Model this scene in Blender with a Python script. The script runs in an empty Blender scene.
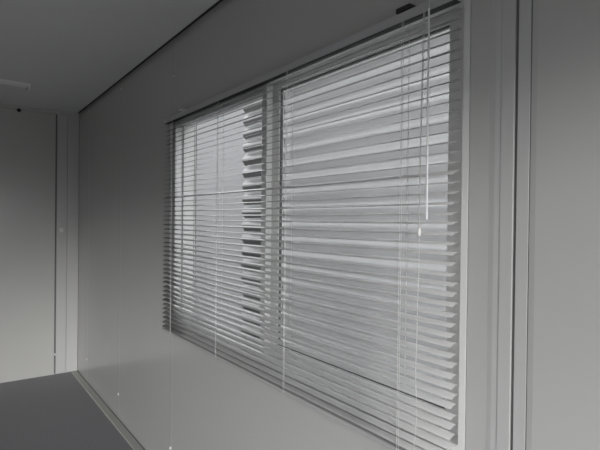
import bpy, bmesh, math, random
from mathutils import Vector, Matrix
random.seed(7)
S = bpy.context.scene
C = S.collection
CZ = 1.462            # eye height above the floor
D = 1.023             # distance from the eye to the window wall
XF = -4.97            # far wall
XN = .60             # near end wall
YB = -1.80            # back wall
ZC = 2.466            # ceiling height

# ------------------------------------------------------------------ materials
def mat(name, col, rough=.5, spec=.5, metal=0., noise=0., nscale=8., bump=0., bscale=200., stretch=None, coat=0., coat_rough=.15):
    m = bpy.data.materials.new(name); m.use_nodes = True
    nt = m.node_tree; b = nt.nodes['Principled BSDF']
    b.inputs['Base Color'].default_value = (*col, 1)
    b.inputs['Roughness'].default_value = rough
    b.inputs['Specular IOR Level'].default_value = spec
    b.inputs['Metallic'].default_value = metal
    b.inputs['Coat Weight'].default_value = coat
    b.inputs['Coat Roughness'].default_value = coat_rough
    tc = nt.nodes.new('ShaderNodeTexCoord')
    src = tc.outputs['Object']
    if stretch:
        mp = nt.nodes.new('ShaderNodeMapping'); mp.inputs['Scale'].default_value = stretch
        nt.links.new(src, mp.inputs['Vector']); src = mp.outputs['Vector']
    if noise:
        n = nt.nodes.new('ShaderNodeTexNoise'); n.inputs['Scale'].default_value = nscale; n.inputs['Detail'].default_value = 4
        nt.links.new(src, n.inputs['Vector'])
        mr = nt.nodes.new('ShaderNodeMapRange')
        mr.inputs['From Min'].default_value = .3; mr.inputs['From Max'].default_value = .7
        mr.inputs['To Min'].default_value = 1 - noise; mr.inputs['To Max'].default_value = 1 + noise
        nt.links.new(n.outputs['Fac'], mr.inputs['Value'])
        mx = nt.nodes.new('ShaderNodeVectorMath'); mx.operation = 'SCALE'
        mx.inputs[0].default_value = col
        nt.links.new(mr.outputs['Result'], mx.inputs['Scale'])
        nt.links.new(mx.outputs['Vector'], b.inputs['Base Color'])
    if bump:
        n2 = nt.nodes.new('ShaderNodeTexNoise'); n2.inputs['Scale'].default_value = bscale
        nt.links.new(src, n2.inputs['Vector'])
        bp = nt.nodes.new('ShaderNodeBump'); bp.inputs['Strength'].default_value = bump; bp.inputs['Distance'].default_value = .002
        nt.links.new(n2.outputs['Fac'], bp.inputs['Height']); nt.links.new(bp.outputs['Normal'], b.inputs['Normal'])
    return m

M_WALL = mat('coated_steel_wall', (.545, .545, .530), .20, .5, noise=.012, nscale=2.5)
M_TRIM = mat('coated_steel_trim', (.57, .57, .562), .28, .5, noise=.01, nscale=3)
M_CEIL = mat('ceiling_panel', (.78, .78, .78), .5, .4, noise=.01, nscale=2)
M_FLOOR = mat('grey_vinyl', (.245, .245, .26), .5, .4, noise=.10, nscale=90, bump=.1, bscale=300)
M_EDGE = mat('floor_edge_metal', (.42, .42, .40), .4, .5, noise=.03, nscale=20)
M_PVC = mat('white_pvc', (.80, .80, .79), .3, .5, noise=.01, nscale=6)
M_GASKET_SHADE = mat('black_gasket_and_shade', (.16, .16, .162), .6, .3, noise=.1, nscale=30)
M_SLAT = mat('white_painted_aluminium', (.49, .49, .49), .14, .6, noise=.015, nscale=12)
M_RAIL = mat('headrail_enamel', (.50, .50, .50), .3, .5, noise=.01, nscale=12)
M_CORD = mat('white_cord', (.60, .60, .59), .7, .3, noise=.05, nscale=200)
M_DARK = mat('dark_plastic_and_shade', (.03, .03, .032), .5, .4, noise=.1, nscale=40)
M_SCREW = mat('zinc_screw', (.80, .80, .80), .22, .8, metal=.3, noise=.04, nscale=50)
M_CORR = mat('corrugated_galvanised', (.25, .25, .25), .30, .5, metal=.8, noise=.05, nscale=5, stretch=(1, 1, 6))
M_PANEL = mat('pale_container_panel', (.27, .27, .278), .6, .3, noise=.02, nscale=2)
M_GROUND = mat('gravel_ground', (.07, .07, .068), .9, .2, noise=.25, nscale=25, bump=.4, bscale=60)
M_LAMP = mat('lamp_housing', (.90, .90, .90), .3, .5, noise=.01, nscale=8)
M_ROOF = mat('roof_steel', (.30, .30, .30), .6, .4, noise=.05, nscale=6)
M_BACK = mat('brown_grey_back_wall', (.26, .26, .255), .5, .4, noise=.03, nscale=3)
M_CLAD = mat('bounce_dark_cladding', (.09, .092, .095), .5, .4, noise=.04, nscale=3)
M_WAND = mat('clear_acrylic_wand', (.86, .86, .86), .12, .6, noise=.02, nscale=40)

def glass_mat():
    m = bpy.data.materials.new('window_glass'); m.use_nodes = True
    nt = m.node_tree; nt.nodes.clear()
    o = nt.nodes.new('ShaderNodeOutputMaterial'); mx = nt.nodes.new('ShaderNodeMixShader')
    t = nt.nodes.new('ShaderNodeBsdfTransparent'); t.inputs['Color'].default_value = (.93, .94, .94, 1)
    g = nt.nodes.new('ShaderNodeBsdfGlossy'); g.inputs['Roughness'].default_value = .02
    lw = nt.nodes.new('ShaderNodeLayerWeight'); lw.inputs['Blend'].default_value = .5
    pw = nt.nodes.new('ShaderNodeMath'); pw.operation = 'POWER'; pw.inputs[1].default_value = 5
    ma = nt.nodes.new('ShaderNodeMath'); ma.operation = 'MULTIPLY_ADD'; ma.inputs[1].default_value = .9; ma.inputs[2].default_value = .04
    nt.links.new(lw.outputs['Facing'], pw.inputs[0]); nt.links.new(pw.outputs[0], ma.inputs[0])
    nt.links.new(ma.outputs[0], mx.inputs[0]); nt.links.new(t.outputs[0], mx.inputs[1]); nt.links.new(g.outputs[0], mx.inputs[2])
    nt.links.new(mx.outputs[0], o.inputs['Surface'])
    return m
M_GLASS = glass_mat()

def screen_mat(cover):
    m = bpy.data.materials.new('white_fly_mesh'); m.use_nodes = True
    nt = m.node_tree; nt.nodes.clear()
    o = nt.nodes.new('ShaderNodeOutputMaterial'); mx = nt.nodes.new('ShaderNodeMixShader')
    t = nt.nodes.new('ShaderNodeBsdfTransparent')
    a = nt.nodes.new('ShaderNodeAddShader')
    d = nt.nodes.new('ShaderNodeBsdfDiffuse'); d.inputs['Color'].default_value = (.43, .43, .43, 1)
    l = nt.nodes.new('ShaderNodeBsdfTranslucent'); l.inputs['Color'].default_value = (.43, .43, .43, 1)
    nt.links.new(d.outputs[0], a.inputs[0]); nt.links.new(l.outputs[0], a.inputs[1])
    tc = nt.nodes.new('ShaderNodeTexCoord'); n = nt.nodes.new('ShaderNodeTexNoise'); n.inputs['Scale'].default_value = 3
    nt.links.new(tc.outputs['Object'], n.inputs['Vector'])
    mr = nt.nodes.new('ShaderNodeMapRange'); mr.inputs['To Min'].default_value = cover - .04; mr.inputs['To Max'].default_value = cover + .04
    nt.links.new(n.outputs['Fac'], mr.inputs['Value']); nt.links.new(mr.outputs[0], mx.inputs[0])
    nt.links.new(t.outputs[0], mx.inputs[1]); nt.links.new(a.outputs[0], mx.inputs[2])
    nt.links.new(mx.outputs[0], o.inputs['Surface'])
    return m
M_SCREEN = screen_mat(.40)

# ------------------------------------------------------------------ helpers
def box(bm, x0, x1, y0, y1, z0, z1):
    vs = [bm.verts.new((x, y, z)) for x in (x0, x1) for y in (y0, y1) for z in (z0, z1)]
    for q in ((0, 1, 3, 2), (4, 6, 7, 5), (0, 4, 5, 1), (2, 3, 7, 6), (0, 2, 6, 4), (1, 5, 7, 3)):
        bm.faces.new([vs[i] for i in q])
def prism(bm, prof, axis, a, b):
    """closed profile (2-D points) extruded from a to b along axis 'x', 'y' or 'z'"""
    def P(p, t):
        return {'x': (t, p[0], p[1]), 'y': (p[0], t, p[1]), 'z': (p[0], p[1], t)}[axis]
    A = [bm.verts.new(P(p, a)) for p in prof]; B = [bm.verts.new(P(p, b)) for p in prof]
    n = len(prof)
    for i in range(n):
        bm.faces.new((A[i], A[(i + 1) % n], B[(i + 1) % n], B[i]))
    bm.faces.new(A); bm.faces.new(B)
def tube(bm, pts, r, n=6):
    pts = [Vector(p) for p in pts]; rings = []
    for i, p in enumerate(pts):
        t = (pts[min(i + 1, len(pts) - 1)] - pts[max(i - 1, 0)]).normalized()
        a = t.cross(Vector((0, 1, 0)) if abs(t.y) < .9 else Vector((1, 0, 0))).normalized(); b = t.cross(a)
        rr = r[i] if isinstance(r, (list, tuple)) else r
        rings.append([bm.verts.new(p + rr * (math.cos(2 * math.pi * k / n) * a + math.sin(2 * math.pi * k / n) * b)) for k in range(n)])
    for u, v in zip(rings, rings[1:]):
        for k in range(n):
            bm.faces.new((u[k], u[(k + 1) % n], v[(k + 1) % n], v[k]))
    bm.faces.new(rings[0]); bm.faces.new(rings[-1])
def dome(bm, c, nrm, r, h):
    """a screw head: flattened dome with a rim"""
    c = Vector(c); n = Vector(nrm).normalized()
    prof = [(0., r), (.45, r), (.8, r * .75), (.95, r * .45), (1., r * .15)]
    tube(bm, [c + n * h * k for k, _ in prof], [q for _, q in prof], 12)
def obj(name, bm, m, parent=None, bevel=0., smooth=False):
    bmesh.ops.recalc_face_normals(bm, faces=bm.faces)
    me = bpy.data.meshes.new(name); bm.to_mesh(me); bm.free(); me.materials.append(m)
    if smooth:
        for p in me.polygons: p.use_smooth = True
    o = bpy.data.objects.new(name, me); C.objects.link(o)
    if parent: o.parent = parent
    if bevel:
        b = o.modifiers.new('bevel', 'BEVEL'); b.width = bevel; b.segments = 2; b.limit_method = 'ANGLE'; b.angle_limit = math.radians(40)
    return o
def bxo(name, dims, m, parent=None, bevel=0.):
    bm = bmesh.new(); box(bm, *dims); return obj(name, bm, m, parent, bevel)
def struct(o, label=None):
    o['kind'] = 'structure'
    if label: o['label'] = label
    return o
def tag(o, label, cat, group=None):
    o['label'] = label; o['category'] = cat
    if group: o['group'] = group
    return o
def empty(name, loc):
    o = bpy.data.objects.new(name, None); C.objects.link(o); o.location = loc; o.empty_display_size = .1
    return o
def adopt(child, root):
    """parent a part whose mesh is in world coordinates to an Empty that stands elsewhere"""
    child.parent = root; child.location = -Vector(root.location)
    return child

# ------------------------------------------------------------------ shell
struct(bxo('floor', (XF - .1, XN + .1, YB - .1, D + .02, -.12, 0), M_FLOOR))
ce = bmesh.new()
box(ce, XF + .006, XN, YB, D - .026, ZC, ZC + .05)
struct(obj('ceiling', ce, M_CEIL, bevel=.002))
struct(bxo('trim_ceiling', (XF, XN, D - .026, D, ZC + .012, ZC + .03), M_DARK))  # dark strip that paints the shade inside the ceiling gap
struct(bxo('trim_roof', (XF - .15, XN + .15, YB - .15, D + .13, ZC + .16, ZC + .24), M_ROOF))

WX0, WX1, WZ0, WZ1 = -2.612, -.7155, CZ - .55, CZ + .553      # clear opening of the window frame
F = .024
wm = bmesh.new()
TOP = ZC + .16
OX0, OX1, OZ0, OZ1 = WX0 - F, WX1 + .0185, WZ0 - F, WZ1 + F
G = .0025                                                     # dark gap round the frame
GX0, GX1 = -.5805, -.5725                                     # groove of the module joint
for x0, x1, z0, z1 in ((XF - .1, OX0 - G, -.1, TOP), (OX1 + G, GX0, -.1, TOP), (GX1, XN + .1, -.1, TOP), (OX0 - G, OX1 + G, -.1, OZ0 - G), (OX0 - G, OX1 + G, OZ1 + G, TOP)):
    box(wm, x0, x1, D, D + .112, z0, z1)
box(wm, -.530, XN, D - .0012, D + .01, -.1, TOP)
prism(wm, [(-.5425, D + .001), (-.5425, D), (-.530, D - .0012), (-.530, D + .001)], 'z', -.1, TOP)
box(wm, GX0, GX1, D + .004, D + .112, -.1, TOP)
struct(obj('wall_window', wm, M_WALL))
struct(bxo('wall_far', (XF - .1, XF, YB - .1, D, -.1, TOP), M_WALL))
bw = bmesh.new()
for x0, x1, z0, z1 in ((XF - .1, -1.25, -.1, TOP), (.45, XN + .1, -.1, TOP), (-1.25, .45, CZ + .26, TOP)):  # unseen back opening, added to light the near part of the window wall
    box(bw, x0, x1, YB - .1, YB, z0, z1)
struct(obj('wall_back', bw, M_BACK))
nw = bmesh.new()
DZ = CZ + .46                                                 # lintel of the unseen end opening, sized to shape the light
for y0, y1, z0, z1 in ((YB, YB + .08, -.1, TOP), (.97, D, -.1, TOP), (YB + .08, .97, DZ, TOP)):
    box(nw, XN, XN + .1, y0, y1, z0, z1)
struct(obj('wall_near', nw, M_BACK))

cm = bmesh.new()
for x0, x1, z0, z1 in ((XF - .1, OX0 - G, -.1, TOP), (OX1 + G, XN + .1, -.1, TOP), (OX0 - G, OX1 + G, -.1, OZ0 - G), (OX0 - G, OX1 + G, OZ1 + G, TOP)):
    box(cm, x0, x1, D + .112, D + .122, z0, z1)
struct(obj('wall_outside', cm, M_CLAD))  # unseen dark outer face, added to cut light bounced onto the sheet
# vertical cover strips over the panel joints of the window wall, each with its screws
def screw(parent, c, n=(0, -1, 0), r=.011, h=.008):
    bm = bmesh.new(); dome(bm, c, n, r, h)
    return obj('screw', bm, M_SCREW, parent, smooth=True)
k = 1
for xs, zb, zm, zt in ((-4.585, CZ - 1.262, CZ - .05, CZ + .97), (-3.60, CZ - 1.282, None, CZ + .95), (-2.588, CZ - 1.283, None, CZ + .81)):
    bm = bmesh.new()
    prism(bm, [(xs - .019, D), (xs - .009, D - .0010), (xs - .003, D - .0010), (xs, D - .0006), (xs + .003, D - .0010), (xs + .009, D - .0010), (xs + .019, D)], 'z', .012, TOP - .01)
    t = struct(obj('trim_%d' % k, bm, M_WALL)); k += 1
    for z in (zb, zm, zt):
        if z: screw(t, (xs, D - .0015, z))
# module joint right of the window: stepped profiles with a dark groove between
bm = bmesh.new()
prism(bm, [(-.641, D), (-.627, D - .0015), (-.6145, D - .0015), (-.6135, D - .0005), (-.6115, D - .0005), (-.6105, D - .0030), (GX0 - .0006, D - .0030), (GX0, D - .0025), (GX0, D)], 'z', .012, TOP - .01)
struct(obj('trim_%d' % k, bm, M_TRIM)); k += 1
bm = bmesh.new()
prism(bm, [(GX1, D), (GX1, D - .0016), (-.5455, D - .0016), (-.545, D - .0012), (-.545, D)], 'z', .012, TOP - .01)
struct(obj('trim_%d' % k, bm, M_TRIM)); k += 1
struct(bxo('trim_%d' % k, (-.545, -.5425, D - .0006, D + .002, .012, TOP - .01), M_GASKET_SHADE)); k += 1  # flush dark strip, painted shade in place of a narrow groove
struct(bxo('trim_%d' % k, (GX0 + .0003, GX1 - .0003, D + .0030, D + .0042, .012, TOP - .01), M_GASKET_SHADE)); k += 1  # dark strip painting the shade on the groove floor
# corner trims on the far wall
t = struct(bxo('trim_%d' % k, (XF, XF + .008, .833, .917, .006, ZC - .004), M_TRIM, bevel=.002)); k += 1
screw(t, (XF + .003, .826, CZ - 1.275), (1, 0, 0), .012, .010)
struct(bxo('trim_%d' % k, (XF, XF + .012, .9215, D - .003, .006, ZC - .004), M_TRIM, bevel=.002)); k += 1
bm = bmesh.new(); prism(bm, [(XF, ZC - .030), (XF + .012, ZC - .030), (XF + .020, ZC - .022), (XF + .020, ZC + .002), (XF, ZC + .002)], 'y', YB, D - .026)
struct(obj('trim_%d' % k, bm, M_WALL)); k += 1
# seam backing beside the corner trim
struct(bxo('trim_%d' % k, (XF, XF + .001, .819, .832, .006, ZC - .004), M_GASKET_SHADE)); k += 1
# floor edge profile along the window wall
bm = bmesh.new()
prism(bm, [(.963, 0), (.968, .006), (1.013, .007), (1.016, 0)], 'x', XF + .012, XN)
struct(obj('baseboard_window', bm, M_EDGE))
struct(bxo('trim_%d' % k, (XF + .012, XN, 1.0162, D, 0, .003), M_GASKET_SHADE)); k += 1

# ------------------------------------------------------------------ window
bm = bmesh.new()
def ring(bm, x0, x1, z0, z1, wl, wr, wb, wt, y0, y1):
    box(bm, x0, x0 + wl, y0, y1, z0, z1); box(bm, x1 - wr, x1, y0, y1, z0, z1)
    box(bm, x0 + wl, x1 - wr, y0, y1, z0, z0 + wb); box(bm, x0 + wl, x1 - wr, y0, y1, z1 - wt, z1)
ring(bm, OX0, OX1, OZ0, OZ1, F, .0185, F, F, D - .0008, D + .045)
win = struct(obj('window_1', bm, M_PVC, bevel=.0005))
# outer part of the frame: stepped jambs that catch the daylight outside the panes
bm = bmesh.new()
ring(bm, OX0, OX1, OZ0, OZ1, .056, .050, .045, .034, D + .047, D + .050)
ring(bm, OX0, OX1, OZ0, OZ1, .052, .045, .045, .034, D + .036 + .040, D + .112)
box(bm, OX0, OX0 + .052, D + .036, D + .0475, OZ0, OZ1)
box(bm, OX0, OX0 + .060, D + .055, D + .132, OZ0 + .02, OZ1)
box(bm, OX0 + .060, OX0 + .064, D + .055, D + .060, OZ0 + .02, OZ1)
obj('outer_frame', bm, M_PVC, win)
bm = bmesh.new()
box(bm, OX0 + .030, OX0 + .054, D + .049, D + .056, OZ0, OZ1)
box(bm, OX0 + .058, OX0 + .0612, D + .120, D + .123, OZ0 + .02, OZ1)
box(bm, OX0 + .058, OX0 + .0612, D + .129, D + .133, OZ0 + .02, OZ1)
obj('guide_seal', bm, M_GASKET_SHADE, win)
def sash(x0, x1, wl, wr, y0, y1, gz0, gz1):
    bm = bmesh.new()
    z0, z1 = WZ0 + .012, WZ1 - .004
    ring(bm, x0, x1, z0, z1, wl, wr, gz0 - z0, z1 - gz1, y0, y1)
    s = obj('sash', bm, M_PVC, win, .002)
    g = bmesh.new(); ring(g, x0 + wl - (0 if wl > .04 else .004), x1 - wr, gz0, gz1, .004 if wl > .04 else .0036, .004, .004, .004, (y0 + y1) / 2 - .005, (y0 + y1) / 2 + .005)
    obj('glazing_seal', g, M_GASKET_SHADE, s)
    bxo('glass_pane', (x0 + wl + .001, x1 - wr - .001, (y0 + y1) / 2 - .002, (y0 + y1) / 2 + .002, gz0 + .001, gz1 - .001), M_GLASS, s)
    return s
s = sash(-2.610, -1.628, .033, .037, D + .008, D + .036, CZ - .495, CZ + .521); s['label'] = 'left sliding sash in the inner track'
s = sash(-1.665, -.722, .062, .072, D + .050, D + .075, CZ - .50, CZ + .530); s['label'] = 'right sliding sash in the outer track'
bxo('insect_screen', (-1.62, -.770, D + .0905, D + .0915, CZ - .515, CZ + .535), M_SCREEN, win)['label'] = 'pale fly mesh behind the right sash'

# ------------------------------------------------------------------ venetian blind
BX0, BX1, BY = -2.640, -.712, .998
blind = empty('venetian_blind', (-1.674, BY, CZ - .626))
tag(blind, 'white aluminium venetian blind hanging lowered over the sliding window', 'blind')
def bl(name, bm, m, **kw): return adopt(obj(name, bm, m, None, **kw), blind)
bm = bmesh.new(); z0 = CZ + .541
box(bm, BX0 + .003, BX1 - .003, .9875, 1.0095, z0 - .0012, z0 + .002)  # dark strip added as painted shade below the headrail
bl('headrail_shade', bm, M_DARK)['label'] = 'dark strip painting the shade under the headrail'
bm = bmesh.new()
z0, z1 = CZ + .541, CZ + .566
prism(bm, [(.985, z0), (.985, z1), (.987, z1), (.988, z1 - .004), (1.009, z1 - .004), (1.010, z1), (1.012, z1), (1.012, z0)], 'x', BX0, BX1)
head = bl('headrail', bm, M_RAIL, bevel=.0008)
for xb, hw in ((-2.40, .014), (-.880, .024)):
    bm = bmesh.new()
    box(bm, xb - hw, xb + hw, .984, 1.004, z1 + .003, z1 + .016)
    box(bm, xb - hw, xb + hw, 1.004, D, z1 + .010, z1 + .016)
    br = bl('bracket', bm, M_DARK if hw > .02 else M_PVC, bevel=.001)
    br['label'] = 'dark mounting bracket' if hw > .02 else 'small pale mounting clip'
    sb = bmesh.new(); dome(sb, (xb - hw - .022, D, z1 + .012), (0, -1, 0), .006, .005)
    s = obj('screw', sb, M_SCREW, br, smooth=True)
# slats
SW, SLOPE, PITCH = .0255, .27, .0249
nz = 0; z = CZ + .522
def slat_bm(x0, x1, yc, zc, slope, nseg=24, sag=0.):
    bm = bmesh.new(); cols = []
    nx = 6
    for j in range(nx + 1):
        u = j / nx; x = x0 + (x1 - x0) * u
        top = []; bot = []
        for i in range(7):
            v = i / 6 - .5
            y = yc + v * SW
            zz = zc + v * SW * (slope) + .0021 * (1 - (2 * v) ** 2)
            top.append(bm.verts.new((x, y, zz + .00025))); bot.append(bm.verts.new((x, y, zz - .00025)))
        cols.append(top + bot[::-1])
    for a, b in zip(cols, cols[1:]):
        n = len(a)
        for i in range(n): bm.faces.new((a[i], a[(i + 1) % n], b[(i + 1) % n], b[i]))
    bm.faces.new(cols[0]); bm.faces.new(cols[-1])
    return bm
while z > CZ - .602:
    bm = slat_bm(BX0 + random.uniform(-.002, .002), BX1 + random.uniform(-.003, .003), BY, z + random.uniform(-.0012, .0012), SLOPE + random.gauss(0, .035) + (.17 if abs(z - CZ - .112) < PITCH / 2 else 0))
    o = bl('slat', bm, M_SLAT, smooth=True)
    z -= PITCH
bm = bmesh.new()
zb = CZ - .626
prism(bm, [(BY - .0125, zb + .002), (BY - .0125, zb + .010), (BY - .009, zb + .013), (BY + .009, zb + .013), (BY + .0125, zb + .010), (BY + .0125, zb + .002), (BY + .009, zb), (BY - .009, zb)], 'x', BX0, BX1)
bl('bottom_rail', bm, M_SLAT, bevel=.0008)
for xl in (-2.512, -1.968, -1.424, -.880):
    bm = bmesh.new()
    for y in (BY - .0150, BY + .0150):
        tube(bm, [(xl, y, CZ + .541), (xl + .001, y, CZ), (xl, y, zb + .005)], .0008, 5)
    bl('ladder_cord', bm, M_CORD)
    bm = bmesh.new(); tube(bm, [(xl + .006, BY - .0145, CZ + .541), (xl + .006, BY - .0145, zb + .005)], .0007, 5)
    bl('lift_cord', bm, M_CORD)
# tilt wand
bm = bmesh.new()
tube(bm, [(-.776, .978, CZ + .558), (-.776, .968, CZ + .556), (-.7765, .966, CZ + .525)], .0018, 6)
hook = bl('wand_hook', bm, M_SCREW)
bm = bmesh.new()
tube(bm, [(-.7765, .966, CZ + .535), (-.7765, .966, CZ + .30), (-.776, .967, CZ + .012), (-.776, .967, CZ + .008)], [.0028, .0028, .0028, .0022], 6)
bl('tilt_wand', bm, M_WAND)
# pull cord with tassel
bm = bmesh.new()
for dx in (-.002, .002):
    tube(bm, [(-.801 + dx, .978, CZ + .545), (-.801 + dx * .7, .970, CZ + .2), (-.800 + dx * .3, .968, CZ - .012)], .0009, 6)
bl('pull_cord', bm, M_CORD)
bm = bmesh.new()
tube(bm, [(-.800, .968, CZ - .012), (-.800, .968, CZ - .016), (-.800, .968, CZ - .028), (-.800, .968, CZ - .034)], [.0022, .0040, .0052, .0045], 10)
bl('tassel', bm, M_PVC, smooth=True)
bm = bmesh.new()
pts = []
for i in range(25):
    t = i / 24; zz = CZ - .034 - t * .60
    pts.append((-.800 + .0035 * math.sin(t * 17 + 1) * t - .006 * t, .968 + .002 * math.sin(t * 11), zz))
tube(bm, pts, .0009, 6)
bl('cord_tail', bm, M_CORD, smooth=True)

# ------------------------------------------------------------------ ceiling light, clips
lamp = empty('ceiling_light', (-4.14, -.55, ZC))
tag(lamp, 'switched-off white batten light on the ceiling near the far wall', 'ceiling light')
bm = bmesh.new(); prism(bm, [(-4.205, ZC), (-4.195, ZC - .014), (-4.085, ZC - .014), (-4.075, ZC)], 'y', -1.60, .50)
adopt(obj('housing', bm, M_LAMP, None, .002), lamp)
bm = bmesh.new(); prism(bm, [(-4.188, ZC - .014), (-4.178, ZC - .030), (-4.102, ZC - .030), (-4.092, ZC - .014)], 'y', -1.58, .48)
adopt(obj('diffuser', bm, M_PVC, None, .002), lamp)
for ye in (-1.60, .488):
    bm = bmesh.new(); prism(bm, [(-4.198, ZC - .012), (-4.186, ZC - .034), (-4.094, ZC - .034), (-4.082, ZC - .012)], 'y', ye, ye + .014)
    adopt(obj('end_cap', bm, M_LAMP, None, .001), lamp)
bm = bmesh.new(); box(bm, XF, XF + .022, .848, .884, CZ - .128, CZ - .088)
cl = empty('wall_switch', (XF, .866, CZ - .128)); tag(cl, 'small square light grey wall switch on the corner trim', 'switch')
adopt(obj('switch_plate', bm, M_PVC, None, .003), cl); cl.children[0].location.x += .008
bm = bmesh.new(); box(bm, XF + .022, XF + .026, .857, .875, CZ - .12, CZ - .096)
adopt(obj('rocker', bm, M_PVC, None, .001), cl); cl.children[1].location.x += .008
bm = bmesh.new(); dome(bm, (XF - .004, .52, ZC - .034), (1, 0, 0), .018, .030)
tag(obj('cable_grommet', bm, M_DARK, smooth=True), 'small round black grommet high on the far wall under the ceiling', 'grommet')

# ------------------------------------------------------------------ outside
struct(bxo('ground', (-60, 60, -60, 60, -.30, -.14), M_GROUND))
YS = 2.30; PC = .1250; AMP = .016
bm = bmesh.new()
zs0, zs1 = -.14, CZ + 1.16
n = int((zs1 - zs0) / PC * 14)
prof = []
for i in range(n + 1):
    zz = zs0 + (zs1 - zs0) * i / n
    ph = 2 * math.pi * (zz - CZ) / PC + .5
    prof.append((YS + AMP * math.sin(ph), zz))
cols = []
for x in (-4.04, -3.2, -2.4, -1.6, -1.0):
    cols.append(([bm.verts.new((x, p[0], p[1])) for p in prof], [bm.verts.new((x, p[0] + .003, p[1])) for p in prof]))
for (fa, ba), (fb, bb) in zip(cols, cols[1:]):
    for i in range(n):
        bm.faces.new((fa[i], fa[i + 1], fb[i + 1], fb[i])); bm.faces.new((ba[i], bb[i], bb[i + 1], ba[i + 1]))
for f_, b_ in (cols[0], cols[-1]):
    for i in range(n): bm.faces.new((f_[i], b_[i], b_[i + 1], f_[i + 1]))
cs = obj('corrugated_wall', bm, M_CORR, smooth=True)
tag(cs, 'grey corrugated metal sheet wall standing outside the window', 'metal wall')
for i in range(-3, 6):
    zz = CZ + (i * 2 + .17) * PC
    rb = bmesh.new(); dome(rb, (-4.00, YS - AMP * .8, zz), (0, -1, 0), .007, .006)
    obj('rivet', rb, M_SCREW, cs, smooth=True)
nb = empty('neighbouring_cabin', (-5.0, 3.4, -.14))
tag(nb, 'plain pale grey cabin wall seen outside through the left pane', 'cabin')
adopt(bxo('wall_panel', (-12.0, -3.0, 3.4, 3.5, -.14, CZ + 1.70), M_PANEL), nb)
adopt(bxo('roof_edge', (-12.0, -3.0, 3.36, 3.52, CZ + 1.70, CZ + 1.80), M_ROOF), nb)

# ------------------------------------------------------------------ light
SKY, SUN, EXPO = 3.25, 1.38, 0.28
AZ, EL, ANG = math.radians(20), math.radians(11), math.radians(15)
w = bpy.data.worlds.new('overcast'); S.world = w; w.use_nodes = True
nt = w.node_tree; bg = nt.nodes['Background']; bg.inputs['Strength'].default_value = SKY
tc = nt.nodes.new('ShaderNodeTexCoord'); sp = nt.nodes.new('ShaderNodeSeparateXYZ'); cr = nt.nodes.new('ShaderNodeValToRGB')
nt.links.new(tc.outputs['Generated'], sp.inputs[0]); nt.links.new(sp.outputs['Z'], cr.inputs[0]); nt.links.new(cr.outputs[0], bg.inputs['Color'])
cr.color_ramp.elements[0].position = 0.; cr.color_ramp.elements[0].color = (.62, .625, .63, 1)
cr.color_ramp.elements[1].position = 1.; cr.color_ramp.elements[1].color = (.95, .95, .97, 1)
sd = bpy.data.lights.new('hazy_sun', 'SUN'); sd.energy = SUN; sd.angle = ANG; sd.color = (1, .99, .97)
so = bpy.data.objects.new('hazy_sun', sd); C.objects.link(so)
v = Vector((-math.cos(AZ) * math.cos(EL), math.sin(AZ) * math.cos(EL), -math.sin(EL)))
so.rotation_euler = v.to_track_quat('-Z', 'Y').to_euler(); so.location = (8, -3, 5)

# ------------------------------------------------------------------ camera
yaw, pitch, roll, f = .636163539, -.00749884954, .0113533927, 479.05
d = Vector((-math.cos(yaw) * math.cos(pitch), math.sin(yaw) * math.cos(pitch), math.sin(pitch)))
r = d.cross(Vector((0, 0, 1))).normalized(); u = r.cross(d)
c, s_ = math.cos(roll), math.sin(roll)
R_, U_ = c * r + s_ * u, -s_ * r + c * u
cd = bpy.data.cameras.new('camera'); cam = bpy.data.objects.new('camera', cd); C.objects.link(cam)
cd.sensor_width = 36; cd.lens = f / 600 * 36; cd.clip_start = .02
cam.matrix_world = Matrix(((R_.x, U_.x, -d.x, 0), (R_.y, U_.y, -d.y, 0), (R_.z, U_.z, -d.z, CZ), (0, 0, 0, 1)))
S.camera = cam
S.view_settings.view_transform = 'Standard'; S.view_settings.look = 'None'
S.view_settings.gamma = 1; S.view_settings.use_curve_mapping = False
S.view_settings.exposure = EXPO
S.cycles.max_bounces = 10; S.cycles.diffuse_bounces = 6; S.cycles.transparent_max_bounces = 24
S.cycles.sample_clamp_indirect = 6
